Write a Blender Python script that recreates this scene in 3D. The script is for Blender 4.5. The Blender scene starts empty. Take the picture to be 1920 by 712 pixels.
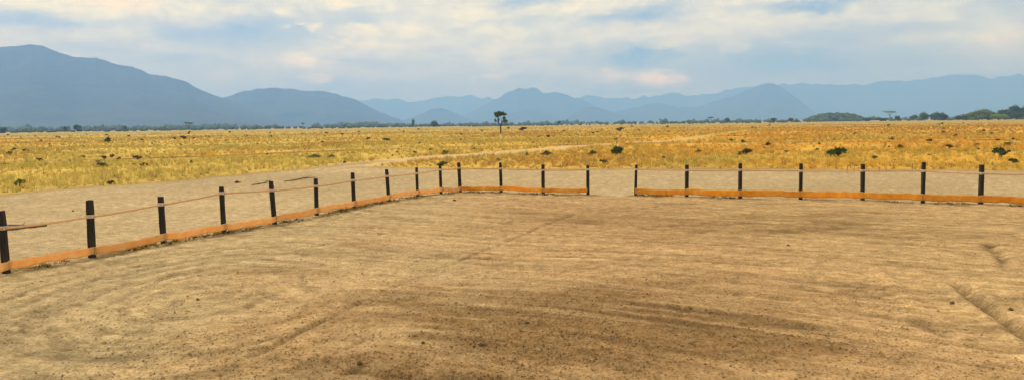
import bpy, bmesh, math, random
import numpy as np
from mathutils import Vector, Matrix, Euler

random.seed(7)
rng = np.random.default_rng(7)
scene = bpy.context.scene
col = scene.collection

# ------------------------------------------------------------------ camera
F_PX = 1400.0                       # focal length in pixels of a 1920-wide frame
CAM_H = 2.8
PITCH = math.atan((356 - 233) / F_PX)
ROLL = math.radians(-0.75)
cam_d = bpy.data.cameras.new('camera')
cam = bpy.data.objects.new('camera', cam_d)
col.objects.link(cam)
cam_d.sensor_width = 36.0
cam_d.lens = 36.0 * F_PX / 1920.0
cam_d.clip_start = 0.1
cam_d.clip_end = 80000.0
CAM_R = Matrix.Rotation(math.pi / 2 - PITCH, 3, 'X') @ Matrix.Rotation(ROLL, 3, 'Z')
cam.location = (0, 0, CAM_H)
cam.rotation_euler = CAM_R.to_euler()
scene.camera = cam

def ray(px, py):
    """world direction of a point of the photograph"""
    return (CAM_R @ Vector(((px - 960) / F_PX, -(py - 356) / F_PX, -1.0))).normalized()

def G(px, py):
    """point on the flat ground seen at a point of the photograph"""
    d = ray(px, py)
    t = CAM_H / max(-d.z, 1e-5)
    return Vector((d.x * t, d.y * t, 0.0))

def at_dist(px, dist):
    d = ray(px, 240)
    k = dist / math.hypot(d.x, d.y)
    return Vector((d.x * k, d.y * k, 0.0))

# ------------------------------------------------------------------ sky and sun
SUN_EL, SUN_AZ = math.radians(46), math.radians(-52)      # azimuth from +Y towards +X
sun_d = bpy.data.lights.new('sun', 'SUN')
sun = bpy.data.objects.new('sun', sun_d)
col.objects.link(sun)
sun_d.energy = 2.2
sun_d.angle = math.radians(16)
sun_d.color = (1.0, 0.96, 0.93)
sdir = Vector((math.sin(SUN_AZ) * math.cos(SUN_EL), math.cos(SUN_AZ) * math.cos(SUN_EL), math.sin(SUN_EL)))
sun.rotation_euler = (-sdir).to_track_quat('-Z', 'Y').to_euler()
sun.location = (-40, 30, 60)

view = scene.view_settings
scene.display_settings.display_device = 'sRGB'
view.view_transform = 'Standard'
view.look = 'None'
view.gamma = 1.0
view.use_curve_mapping = False
view.exposure = 0.42

def build_world():
    w = bpy.data.worlds.new('World')
    scene.world = w
    w.use_nodes = True
    nt = w.node_tree
    N, L = nt.nodes, nt.links
    N.clear()
    out = N.new('ShaderNodeOutputWorld')
    bg = N.new('ShaderNodeBackground')
    bg.inputs['Strength'].default_value = 0.1
    L.new(bg.outputs[0], out.inputs[0])
    sky = N.new('ShaderNodeTexSky')
    sky.sky_type = 'NISHITA'
    sky.sun_disc = False
    sky.sun_elevation = SUN_EL
    sky.sun_rotation = SUN_AZ
    sky.air_density = 1.0
    sky.dust_density = 1.5

    def math_n(op, a, b=None, c=None, clamp=False):
        n = N.new('ShaderNodeMath')
        n.operation = op
        n.use_clamp = clamp
        for i, v in enumerate((a, b, c)):
            if v is None:
                continue
            if isinstance(v, (int, float)):
                n.inputs[i].default_value = v
            else:
                L.new(v, n.inputs[i])
        return n.outputs[0]

    def vmath(op, a, b=None):
        n = N.new('ShaderNodeVectorMath')
        n.operation = op
        for i, v in enumerate((a, b)):
            if v is None:
                continue
            if isinstance(v, tuple):
                n.inputs[i].default_value = v
            else:
                L.new(v, n.inputs[i])
        return n.outputs['Value'] if op in ('LENGTH', 'DOT_PRODUCT') else n.outputs['Vector']

    def noise(vec, scale, detail=6, rough=0.55, dist=0.0):
        n = N.new('ShaderNodeTexNoise')
        L.new(vec, n.inputs['Vector'])
        n.inputs['Scale'].default_value = scale
        n.inputs['Detail'].default_value = detail
        n.inputs['Roughness'].default_value = rough
        n.inputs['Distortion'].default_value = dist
        return n

    def rng_n(v, a, b, c=0.0, d=1.0, smooth=True):
        n = N.new('ShaderNodeMapRange')
        n.interpolation_type = 'SMOOTHSTEP' if smooth else 'LINEAR'
        L.new(v, n.inputs['Value'])
        for k, x in zip(('From Min', 'From Max', 'To Min', 'To Max'), (a, b, c, d)):
            n.inputs[k].default_value = x
        return n.outputs['Result']

    def mix(fac, a, b):
        n = N.new('ShaderNodeMix')
        n.data_type = 'RGBA'
        L.new(fac, n.inputs[0]) if not isinstance(fac, float) else setattr(n.inputs[0], 'default_value', fac)
        for i, v in ((6, a), (7, b)):
            if isinstance(v, tuple):
                n.inputs[i].default_value = (*v, 1)
            else:
                L.new(v, n.inputs[i])
        return n.outputs[2]

    tc = N.new('ShaderNodeTexCoord')
    sep = N.new('ShaderNodeSeparateXYZ')
    L.new(tc.outputs['Generated'], sep.inputs[0])
    az = math_n('ARCTAN2', sep.outputs[0], sep.outputs[1])
    el = math_n('ARCSINE', math_n('MAXIMUM', math_n('MINIMUM', sep.outputs[2], 1.0), -1.0))
    # cloud deck seen in perspective: azimuth direction over height
    hz = math_n('ADD', math_n('MAXIMUM', sep.outputs[2], 0.0), 0.055)
    deck = N.new('ShaderNodeCombineXYZ')
    L.new(math_n('DIVIDE', sep.outputs[0], hz), deck.inputs[0])
    L.new(math_n('DIVIDE', sep.outputs[1], hz), deck.inputs[1])
    deck_v = deck.outputs[0]
    # direction coordinates (radians) with ragged edges
    p0 = N.new('ShaderNodeCombineXYZ')
    L.new(az, p0.inputs[0])
    L.new(el, p0.inputs[1])
    st = vmath('MULTIPLY', p0.outputs[0], (1.0, 2.0, 1.0))
    warp = noise(st, 20.0, 7, 0.68)
    warp2 = noise(st, 5.0, 3, 0.5)
    off = vmath('MULTIPLY', vmath('SUBTRACT', warp.outputs['Color'], (0.5, 0.5, 0.5)), (0.11, 0.034, 0.0))
    off2 = vmath('MULTIPLY', vmath('SUBTRACT', warp2.outputs['Color'], (0.5, 0.5, 0.5)), (0.08, 0.03, 0.0))
    P = vmath('ADD', vmath('ADD', p0.outputs[0], off), off2)

    def blobs(items):
        total = None
        for px, py, rx, ry, s in items:
            d = ray(px, py)
            ca, ce = math.atan2(d.x, d.y), math.asin(d.z)
            q = vmath('MULTIPLY', vmath('SUBTRACT', P, (ca, ce, 0.0)), (F_PX / rx, F_PX / ry, 0.0))
            m = rng_n(vmath('LENGTH', q), 1.25, 0.05, 0.0, s)
            total = m if total is None else math_n('MAXIMUM', total, m)
        return total

    cream = blobs([(90, 4, 150, 24, .8), (230, 14, 140, 24, 1), (375, 22, 70, 30, .7), (620, 4, 40, 16, 1), (525, 30, 34, 10, .7),
                   (568, 56, 36, 9, .9), (690, 64, 80, 14, .9), (760, 60, 80, 16, .8), (690, 86, 110, 10, 1), (880, 26, 46, 30, .6),
                   (935, 66, 56, 26, .8), (566, 108, 56, 18, .9), (640, 118, 40, 18, .6), (596, 140, 34, 10, .7), (915, 103, 52, 12, .8),
                   (920, 143, 34, 12, .6), (1075, 16, 80, 16, .6), (1266, 86, 54, 16, .6), (1226, 145, 74, 16, 1), (1140, 143, 60, 12, .7),
                   (1880, 70, 70, 22, .8), (1350, 92, 40, 14, .45), (30, 150, 60, 40, .2), (1750, 66, 60, 30, .3)])
    glow = blobs([(1236, 146, 50, 13, 1), (1150, 143, 40, 10, .4), (596, 140, 30, 9, .3), (566, 110, 44, 13, .3), (920, 143, 30, 9, .3)])
    orange = blobs([(230, 6, 90, 16, .55), (622, 6, 30, 12, .5), (1900, 74, 40, 14, .35)])
    blue = blobs([(440, 62, 190, 36, .9), (50, 36, 90, 20, .9), (1210, 106, 160, 30, 1), (1190, 26, 120, 20, .9), (1530, 8, 150, 14, .9),
                  (1470, 116, 260, 46, .9), (1590, 74, 90, 34, .6), (640, 156, 70, 12, .6), (650, 40, 100, 22, .5), (1680, 104, 150, 34, .6),
                  (990, 4, 70, 12, .7), (1900, 12, 120, 30, .5), (1000, 40, 90, 14, .35), (330, 118, 150, 20, .3)])
    deck_n = noise(deck_v, 0.55, 7, 0.55, 0.3).outputs['Fac']
    fine = noise(st, 34.0, 7, 0.6, 0.4).outputs['Fac']
    # the deck: pale cloud with bluish thinner parts
    gaps = rng_n(deck_n, 0.50, 0.70)
    lay = noise(vmath('MULTIPLY', p0.outputs[0], (3.0, 17.0, 1.0)), 2.2, 7, 0.6, 0.5).outputs['Fac']
    tone = math_n('ADD', math_n('MULTIPLY', rng_n(fine, 0.34, 0.66), 0.65), math_n('MULTIPLY', rng_n(lay, 0.36, 0.62), 0.35))
    base = mix(tone, (7.4, 6.7, 4.9), (10.2, 9.0, 5.6))
    sky_blue = mix(0.7, sky.outputs[0], (1.3, 2.6, 4.8))
    bl = math_n('MULTIPLY', math_n('MAXIMUM', math_n('MULTIPLY', gaps, 0.6), blue), rng_n(fine, 0.15, 0.6, 0.55, 1.0))
    c1 = mix(math_n('MULTIPLY', bl, 1.0, clamp=True), base, sky_blue)
    hi = math_n('MULTIPLY', math_n('MAXIMUM', cream, rng_n(deck_n, 0.36, 0.22, 0.0, 0.6)), rng_n(fine, 0.2, 0.62, 0.25, 1.0))
    c2 = mix(hi, c1, (12.4, 10.2, 4.9))
    c3 = mix(math_n('MULTIPLY', orange, 0.9), c2, (13.5, 8.8, 3.4))
    c3 = mix(glow, c3, (23.0, 15.5, 5.5))
    L.new(c3, bg.inputs['Color'])
    w.cycles.sampling_method = 'MANUAL'
    w.cycles.sample_map_resolution = 512

build_world()
cy = scene.cycles
cy.use_denoising = True
cy.max_bounces = 8
cy.diffuse_bounces = 2
cy.glossy_bounces = 2
cy.transparent_max_bounces = 12
cy.volume_bounces = 5
cy.sample_clamp_indirect = 5.0

# ------------------------------------------------------------------ helpers
def tag(o, label=None, cat=None, group=None, kind=None):
    if label:
        o['label'] = label
    if cat:
        o['category'] = cat
    if group:
        o['group'] = group
    if kind:
        o['kind'] = kind
    return o

def empty(name, loc=(0, 0, 0)):
    o = bpy.data.objects.new(name, None)
    o.empty_display_size = 0.2
    o.location = loc
    col.objects.link(o)
    return o

def np_mesh(name, V, Fc, smooth=False, colors=None):
    """mesh from numpy arrays, all faces of one size"""
    V = np.asarray(V, np.float32)
    Fc = np.asarray(Fc, np.int32)
    me = bpy.data.meshes.new(name)
    n, k = Fc.shape
    me.vertices.add(len(V))
    me.vertices.foreach_set('co', V.ravel())
    me.loops.add(n * k)
    me.loops.foreach_set('vertex_index', Fc.ravel())
    me.polygons.add(n)
    me.polygons.foreach_set('loop_start', np.arange(0, n * k, k, dtype=np.int32))
    me.polygons.foreach_set('loop_total', np.full(n, k, np.int32))
    me.polygons.foreach_set('use_smooth', np.full(n, smooth, bool))
    if colors is not None:
        a = me.color_attributes.new('Col', 'FLOAT_COLOR', 'POINT')
        c = np.ones((len(V), 4), np.float32)
        c[:, :3] = colors
        a.data.foreach_set('color', c.ravel())
    me.update(calc_edges=True)
    return me

def obj(name, me, mat, parent=None):
    o = bpy.data.objects.new(name, me)
    if mat and not me.materials:
        me.materials.append(mat)
    col.objects.link(o)
    o.parent = parent
    return o

def bm_mesh(name, bm, smooth=False):
    me = bpy.data.meshes.new(name)
    for f in bm.faces:
        f.smooth = smooth
    bm.to_mesh(me)
    bm.free()
    return me

# value noise
def vnoise(x, y, seed=0):
    xi = np.floor(x).astype(np.int64)
    yi = np.floor(y).astype(np.int64)
    xf, yf = x - xi, y - yi
    u, v = xf * xf * xf * (xf * (xf * 6 - 15) + 10), yf * yf * yf * (yf * (yf * 6 - 15) + 10)
    def h(a, b):
        n = (a * 374761393 + b * 668265263 + seed * 2246822519) & 0xffffffff
        n = ((n ^ (n >> 13)) * 1274126177) & 0xffffffff
        return ((n ^ (n >> 16)) & 0xffff) / 65535.0
    return (h(xi, yi) * (1 - u) + h(xi + 1, yi) * u) * (1 - v) + (h(xi, yi + 1) * (1 - u) + h(xi + 1, yi + 1) * u) * v

def fbm(x, y, octaves=4, seed=0, gain=0.5):
    s, a, t = 0.0, 1.0, 0.0
    ca, sa = math.cos(0.7), math.sin(0.7)
    for o in range(octaves):
        s = s + a * vnoise(x, y, seed + o * 17)
        t += a
        a *= gain
        x, y = (ca * x - sa * y) * 2.03 + 11.3, (sa * x + ca * y) * 2.03 - 7.1
    return s / t

def sstep(v, a, b):
    t = np.clip((v - a) / (b - a), 0, 1)
    return t * t * (3 - 2 * t)

def pl_dist(x, y, pts):
    """distance to a polyline, signed side and position along it (0..1)"""
    best = np.full(x.shape, 1e9)
    side = np.zeros(x.shape)
    along = np.zeros(x.shape)
    n = len(pts) - 1
    for i in range(n):
        ax, ay = pts[i][0], pts[i][1]
        bx, by = pts[i + 1][0], pts[i + 1][1]
        dx, dy = bx - ax, by - ay
        L2 = dx * dx + dy * dy
        t = np.clip(((x - ax) * dx + (y - ay) * dy) / L2, 0, 1)
        qx, qy = x - ax - t * dx, y - ay - t * dy
        d = np.sqrt(qx * qx + qy * qy)
        m = d < best
        best = np.where(m, d, best)
        side = np.where(m, np.sign(dx * qy - dy * qx), side)
        along = np.where(m, (i + t) / n, along)
    return best, side, along

def inside(x, y, poly):
    r = np.zeros(x.shape, bool)
    j = len(poly) - 1
    for i in range(len(poly)):
        xi, yi, xj, yj = poly[i][0], poly[i][1], poly[j][0], poly[j][1]
        if yi != yj:
            r ^= ((yi > y) != (yj > y)) & (x < (xj - xi) * (y - yi) / (yj - yi) + xi)
        j = i
    return r

# ------------------------------------------------------------------ materials
def new_mat(name):
    m = bpy.data.materials.new(name)
    m.use_nodes = True
    nt = m.node_tree
    b = nt.nodes['Principled BSDF']
    b.inputs['Roughness'].default_value = 0.9
    b.inputs['Specular IOR Level'].default_value = 0.15
    return m, nt, b

def tex_noise(nt, scale, detail=5, rough=0.6, coord='Object', vec=None):
    n = nt.nodes.new('ShaderNodeTexNoise')
    n.inputs['Scale'].default_value = scale
    n.inputs['Detail'].default_value = detail
    n.inputs['Roughness'].default_value = rough
    if vec is None:
        tc = nt.nodes.new('ShaderNodeTexCoord')
        vec = tc.outputs[coord]
    nt.links.new(vec, n.inputs['Vector'])
    return n

def ramp(nt, fac, stops):
    r = nt.nodes.new('ShaderNodeValToRGB')
    els = r.color_ramp.elements
    while len(els) < len(stops):
        els.new(0.5)
    for e, (p, c) in zip(els, stops):
        e.position = p
        e.color = (*c, 1)
    nt.links.new(fac, r.inputs[0])
    return r.outputs[0]

def mul(nt, a, b):
    n = nt.nodes.new('ShaderNodeMix')
    n.data_type = 'RGBA'
    n.blend_type = 'MULTIPLY'
    n.inputs[0].default_value = 1.0
    nt.links.new(a, n.inputs[6])
    nt.links.new(b, n.inputs[7])
    return n.outputs[2]

def bump(nt, b, h, strength, dist):
    n = nt.nodes.new('ShaderNodeBump')
    n.inputs['Strength'].default_value = strength
    n.inputs['Distance'].default_value = dist
    nt.links.new(h, n.inputs['Height'])
    nt.links.new(n.outputs[0], b.inputs['Normal'])

def ground_material():
    m, nt, b = new_mat('soil')
    a = nt.nodes.new('ShaderNodeVertexColor')
    a.layer_name = 'Col'
    n1 = tex_noise(nt, 24.0, 5, 0.7)
    n2 = tex_noise(nt, 4.5, 5, 0.7)
    v1 = ramp(nt, n1.outputs['Fac'], [(0.36, (0.62, 0.57, 0.50)), (0.5, (1, 1, 1)), (0.64, (1.22, 1.22, 1.2))])
    v2 = ramp(nt, n2.outputs['Fac'], [(0.36, (0.78, 0.75, 0.70)), (0.62, (1.1, 1.1, 1.1))])
    nt.links.new(mul(nt, mul(nt, a.outputs[0], v1), v2), b.inputs['Base Color'])
    n3 = tex_noise(nt, 32.0, 5, 0.7)
    bump(nt, b, n3.outputs['Fac'], 0.7, 0.03)
    b.inputs['Roughness'].default_value = 0.97
    b.inputs['Specular IOR Level'].default_value = 0.05
    return m

def attr_material(name, rough=0.9, translucent=0.0):
    m, nt, b = new_mat(name)
    a = nt.nodes.new('ShaderNodeVertexColor')
    a.layer_name = 'Col'
    nt.links.new(a.outputs[0], b.inputs['Base Color'])
    b.inputs['Roughness'].default_value = rough
    if translucent:
        add_translucent(nt, b, a.outputs[0], translucent)
    return m

def add_translucent(nt, b, colour, f):
    t = nt.nodes.new('ShaderNodeBsdfTranslucent')
    nt.links.new(colour, t.inputs['Color'])
    mx = nt.nodes.new('ShaderNodeMixShader')
    mx.inputs[0].default_value = f
    out = next(n for n in nt.nodes if n.type == 'OUTPUT_MATERIAL')
    nt.links.new(b.outputs[0], mx.inputs[1])
    nt.links.new(t.outputs[0], mx.inputs[2])
    nt.links.new(mx.outputs[0], out.inputs['Surface'])

def leaf_material(name, dark, light, translucent=0.3):
    m, nt, b = new_mat(name)
    g = nt.nodes.new('ShaderNodeNewGeometry')
    oi = nt.nodes.new('ShaderNodeObjectInfo')
    c = ramp(nt, g.outputs['Random Per Island'], [(0.0, dark), (0.6, tuple((x + y) / 2 for x, y in zip(dark, light))), (1.0, light)])
    v = ramp(nt, oi.outputs['Random'], [(0.0, (0.75, 0.75, 0.75)), (1.0, (1.2, 1.15, 1.1))])
    cc = mul(nt, c, v)
    nt.links.new(cc, b.inputs['Base Color'])
    b.inputs['Roughness'].default_value = 0.7
    add_translucent(nt, b, cc, translucent)
    return m

def bark_material(name, c1, c2, scale=14.0):
    m, nt, b = new_mat(name)
    tc = nt.nodes.new('ShaderNodeTexCoord')
    mp = nt.nodes.new('ShaderNodeMapping')
    mp.inputs['Scale'].default_value = (1, 1, 0.15)
    nt.links.new(tc.outputs['Object'], mp.inputs[0])
    n = tex_noise(nt, scale, 6, 0.65, vec=mp.outputs[0])
    nt.links.new(ramp(nt, n.outputs['Fac'], [(0.3, c1), (0.7, c2)]), b.inputs['Base Color'])
    bump(nt, b, n.outputs['Fac'], 0.5, 0.02)
    return m

def plastic_material(name, c1, c2, alpha, rough=0.45, translucent=0.35):
    """thin coloured plastic film: diffuse, shining through and a little see-through"""
    m, nt, b = new_mat(name)
    n = tex_noise(nt, 5.0, 6, 0.7)
    oi = nt.nodes.new('ShaderNodeObjectInfo')
    c = ramp(nt, n.outputs['Fac'], [(0.3, c1), (0.7, c2)])
    v = ramp(nt, oi.outputs['Random'], [(0.0, (0.88, 0.85, 0.82)), (1.0, (1.08, 1.08, 1.05))])
    c = mul(nt, c, v)
    nt.links.new(c, b.inputs['Base Color'])
    b.inputs['Roughness'].default_value = rough
    b.inputs['Specular IOR Level'].default_value = 0.4
    add_translucent(nt, b, c, translucent)
    out = next(x for x in nt.nodes if x.type == 'OUTPUT_MATERIAL')
    cur = out.inputs['Surface'].links[0].from_socket
    tr = nt.nodes.new('ShaderNodeBsdfTransparent')
    mx = nt.nodes.new('ShaderNodeMixShader')
    mx.inputs[0].default_value = alpha
    nt.links.new(tr.outputs[0], mx.inputs[1])
    nt.links.new(cur, mx.inputs[2])
    nt.links.new(mx.outputs[0], out.inputs['Surface'])
    return m

M = {
    'band_faded': plastic_material('faded_orange_film', (0.88, 0.47, 0.14), (0.93, 0.64, 0.31), 0.95, 0.4, 0.5),
    'soil': ground_material(),
    'grass': attr_material('dry_grass', 0.8, 0.5),
    'crumb': attr_material('soil_crumb', 0.95),
    'post': bark_material('charred_wood', (0.010, 0.009, 0.008), (0.060, 0.047, 0.038)),
    'band': plastic_material('orange_film', (0.88, 0.36, 0.02), (0.98, 0.62, 0.10), 0.96, 0.4, 0.5),
    'tape': plastic_material('faded_tape', (0.74, 0.44, 0.22), (0.82, 0.57, 0.34), 0.88),
    'loop': plastic_material('pale_tape', (0.78, 0.66, 0.58), (0.85, 0.74, 0.66), 0.97),
    'bark': bark_material('bark', (0.035, 0.024, 0.016), (0.09, 0.06, 0.04), 6.0),
    'deadwood': bark_material('dead_wood', (0.10, 0.075, 0.05), (0.25, 0.19, 0.13)),
    'leaf_dark': leaf_material('leaf_dark', (0.050, 0.090, 0.024), (0.15, 0.23, 0.055)),
    'leaf_mid': leaf_material('leaf_mid', (0.065, 0.095, 0.024), (0.17, 0.21, 0.05)),
    'leaf_light': leaf_material('leaf_light', (0.16, 0.23, 0.016), (0.38, 0.46, 0.04)),
    'leaf_brown': leaf_material('leaf_brown', (0.075, 0.050, 0.015), (0.20, 0.125, 0.032)),
}

# ------------------------------------------------------------------ layout taken from the photograph
# posts: (top x, top y, bottom x, bottom y, height of the tape as a share of the post)
POSTS_A = [(-190, 425, -172, 556, .72), (2, 395, 12, 512, .73), (168, 375, 173, 484, .72), (301, 369, 307, 458, .84), (415, 350, 420, 437, .86),
           (508, 340, 515, 422, .79), (592, 335, 594, 405, .80), (661, 324, 664, 392, .79), (725, 318, 729, 379, .80),
           (781, 314, 783, 369, .80), (825, 308, 827, 364, .82), (860, 305, 863, 359.5, .82), (938, 305, 940, 362, .80),
           (1018, 309, 1018.5, 364, .82), (1102, 310, 1102.5, 366, .86)]
POSTS_B = [(1193, 309, 1191.5, 368, .85), (1288, 309, 1287.5, 370, .83), (1388, 307, 1387.5, 372.5, .82), (1502, 307, 1501, 374, .80),
           (1618, 308, 1617, 376.5, .82), (1732, 304.5, 1730, 381, .79), (1841, 309, 1838.5, 383.5, .78), (1958, 310, 1955, 389, .78),
           (2080, 311, 2075, 396, .78)]

def post_world(p):
    base = G(p[2], p[3])
    d = ray(p[0], p[1])
    t = base.y / d.y
    top = Vector((d.x * t, base.y, CAM_H + d.z * t))
    return base, top
WA = [post_world(p) for p in POSTS_A]
WB = [post_world(p) for p in POSTS_B]
fence_a = [w[0] for w in WA]
fence_b = [w[0] for w in WB]
# bare arena inside the fence
dA = (fence_a[0] - fence_a[2]).normalized()
ARENA = [fence_a[0] + dA * 25] + fence_a + fence_b + [fence_b[-1] + (fence_b[-1] - fence_b[-3]).normalized() * 25, Vector((45, -40, 0)), Vector((-40, -40, 0))]
# the edge of the grass, and the track running off through it
gl = [G(*p) for p in ((-420, 418), (-200, 391), (0, 366), (150, 352), (300, 341), (450, 328), (560, 318), (640, 310), (712, 303.5))]
gr = [G(*p) for p in ((672, 314), (760, 314.5), (850, 317.5), (960, 317), (1100, 317), (1300, 317), (1480, 317.5), (1640, 318.5), (1780, 319.5), (1920, 321), (2100, 325), (2300, 330))]
BARE = [gl[0] + Vector((-80, -60, 0))] + gl + gr + [gr[-1] + Vector((60, -25, 0)), Vector((90, -80, 0)), Vector((-90, -80, 0))]
ROAD = [G(*p) for p in ((640, 314), (700, 307), (760, 300.5), (820, 295.5), (890, 291), (960, 286), (1030, 280.5), (1090, 275), (1170, 270.5), (1270, 265), (1350, 254), (1425, 243))]
TRAIL_L = [G(*p) for p in ((-200, 312), (0, 304), (260, 297.5), (420, 292.5), (560, 286), (680, 281.5), (840, 277), (1000, 274), (1090, 272))]
TRAIL_R = [G(*p) for p in ((1170, 270), (1400, 267), (1650, 267.5), (1920, 263), (2200, 259))]
RUT_A = [G(*p) for p in ((300, 760), (470, 670), (600, 605), (720, 545), (830, 500), (960, 447), (1040, 415), (1110, 388))]
RUT_B = [G(*p) for p in ((1782, 524), (1820, 549), (1860, 578), (1915, 617), (2010, 690), (2120, 780))]
RUT_C = [G(*p) for p in ((1852, 455), (1872, 478), (1888, 503))]
RIDGE_D = [G(*p) for p in ((1640, 498), (1680, 535), (1722, 580))]
LINES = [[G(*p) for p in q] for q in (
    ((1040, 452), (1280, 455), (1500, 469), (1700, 478), (1880, 505)),
    ((1100, 520), (1280, 541), (1500, 563), (1720, 598), (1800, 640)),
    ((1150, 560), (1330, 590), (1500, 612), (1600, 632)),
    ((1000, 660), (1130, 668), (1230, 690)),
    ((640, 690), (760, 706), (980, 712)),
    ((850, 578), (1000, 586), (1180, 596), (1400, 622)),
    ((540, 475), (640, 450), (760, 430)),
    ((1000, 480), (1150, 484), (1300, 487), (1480, 500)),
    ((1200, 425), (1400, 418), (1700, 422)))]
GRADE_DIR = (G(1700, 480) - G(1280, 455)).normalized()
TURN = G(400, 548)

ALLF = [fence_a, fence_b]

_cache = {}
def arena_relief(x, y):
    """relief and colour masks of the bare ground, worked out near the arena only"""
    key = (len(x), float(x[0]), float(y[-1]))
    if key in _cache:
        return _cache[key]
    m = np.hypot(x, y) < 90
    full = [np.full(x.shape, v) for v in (0.0, 0.0, 0.0, 0.0, 0.5, 0.5)]
    if m.any():
        for f, v in zip(full, _relief(x[m], y[m])):
            f[m] = v
    if len(x) > 1000:
        _cache[key] = full
    return full

def _relief(x, y):
    z = (fbm(x * 0.35, y * 0.35, 4, 3) - 0.5) * 0.06
    z = z + (fbm(x * 3.0, y * 3.0, 5, 21, 0.7) - 0.5) * 0.022
    # the tractor's drag ran straight along the far side and swung round on the left
    u = x * GRADE_DIR.x + y * GRADE_DIR.y
    v = -x * GRADE_DIR.y + y * GRADE_DIR.x
    wob = (fbm(x * 0.10, y * 0.10, 2, 55) - 0.5) * 2.6
    v = v + wob
    tx, ty = x - TURN.x, y - TURN.y
    rt = np.sqrt(tx * tx + ty * ty * 0.6) + (fbm(x * 0.3, y * 0.3, 3, 57) - 0.5) * 0.9
    ut = np.arctan2(ty, -tx) * 4.0
    wl = sstep(x + 0.35 * (y - 15), -2.2, -5.2)
    boost = lambda q, k: np.clip((q - 0.5) * k + 0.5, 0, 1)
    def streak(fu, fv, seed, oc):
        return boost(fbm(u * fu, v * fv, oc, seed, 0.6) * (1 - wl) + fbm(ut * fu * 1.3, rt * fv, oc, seed + 3, 0.6) * wl, 2.1)
    drag = streak(0.05, 1.5, 31, 5)
    fine_s = streak(0.20, 7.0, 43, 3)
    dm = np.maximum(sstep(fbm(x * 0.10, y * 0.10, 3, 77), 0.34, 0.56), 0.45)
    z = z + (drag - 0.5) * 0.030 * dm + (fine_s - 0.5) * 0.014
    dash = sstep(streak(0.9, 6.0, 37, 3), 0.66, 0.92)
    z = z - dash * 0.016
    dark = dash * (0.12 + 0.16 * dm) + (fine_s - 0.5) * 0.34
    pale = np.zeros_like(x)
    # tyre turn: rings of lugs round one spot
    r = np.sqrt(tx * tx * 1.0 + ty * ty * 0.55)
    ang = np.arctan2(ty, tx)
    rr = r + (fbm(x * 0.5, y * 0.5, 3, 91) - 0.5) * 0.8
    ring = sstep(r, 0.9, 1.5) * sstep(r, 4.4, 3.3) * sstep(fbm(x * 0.45, y * 0.45, 3, 66), 0.25, 0.45) * sstep(x, TURN.x + 1.5, TURN.x - 0.4)
    lug = np.sin(rr * 13.0) * (0.65 + 0.35 * np.sin(ang * 44 + rr * 3.0))
    z = z + ring * lug * 0.016
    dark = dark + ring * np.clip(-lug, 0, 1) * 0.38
    # ruts
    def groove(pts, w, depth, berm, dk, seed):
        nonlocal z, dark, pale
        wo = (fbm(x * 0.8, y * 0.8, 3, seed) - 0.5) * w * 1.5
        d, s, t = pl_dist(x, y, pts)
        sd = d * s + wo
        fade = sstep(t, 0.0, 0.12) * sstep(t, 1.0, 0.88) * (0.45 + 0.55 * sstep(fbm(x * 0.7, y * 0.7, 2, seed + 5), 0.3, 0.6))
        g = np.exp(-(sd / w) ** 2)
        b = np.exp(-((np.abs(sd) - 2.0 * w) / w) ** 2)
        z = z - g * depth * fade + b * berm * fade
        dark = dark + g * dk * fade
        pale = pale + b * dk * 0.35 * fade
    groove(RUT_A, 0.06, 0.032, 0.014, 0.40, 101)
    groove(RUT_B, 0.11, 0.11, 0.035, 0.6, 102)
    groove(RUT_C, 0.11, 0.07, 0.02, 0.5, 103)
    groove(RIDGE_D, 0.15, -0.045, -0.01, -0.14, 104)
    for i, q in enumerate(LINES):
        groove(q, 0.06 + 0.05 * (i % 3), 0.03, 0.012, 0.42, 110 + i)
    # moist, churned brown soil in the middle and in streaks
    c = G(1010, 605)
    e1 = np.exp(-(((x - c.x) / 4.2) ** 2 + ((y - c.y) / 2.6) ** 2))
    c = G(900, 700)
    e2 = np.exp(-(((x - c.x) / 1.6) ** 2 + ((y - c.y) / 1.1) ** 2))
    c = G(1330, 410)
    e3 = np.exp(-(((x - c.x) / 8.5) ** 2 + ((y - c.y) / 5.0) ** 2))
    c = G(1330, 640)
    e4 = np.exp(-(((x - c.x) / 1.4) ** 2 + ((y - c.y) / 0.8) ** 2))
    blot = fbm(x * 0.55, y * 0.9, 5, 141, 0.6)
    fineb = fbm(x * 4.0, y * 6.0, 4, 151, 0.65)
    fineb = np.clip((fineb - 0.5) * 1.8 + 0.5, 0, 1)
    moist = np.clip(e1 * 0.85 + e2 * 0.6 + e3 * 0.5 + e4 * 0.4, 0, 1) * sstep(blot * 0.6 + drag * 0.4, 0.22, 0.62)
    moist = np.clip(moist + 0.35 * sstep(blot, 0.58, 0.75) + 0.25 * dm * sstep(drag, 0.56, 0.72), 0, 1)
    moist = moist * (0.6 + 0.7 * fineb)
    z = z + moist * (fbm(x * 7, y * 7, 3, 161, 0.6) - 0.5) * 0.05
    # paler dry crust
    c = G(760, 480)
    crust = np.exp(-(((x - c.x) / 3.0) ** 2 + ((y - c.y) / 3.5) ** 2)) * sstep(fbm(x * 0.5, y * 0.5, 4, 171), 0.38, 0.6)
    pale = pale + crust * 0.8
    return z, np.clip(moist, 0, 1), np.clip(dark, -0.3, 0.85), np.clip(pale, 0, 1), drag, fineb

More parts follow.
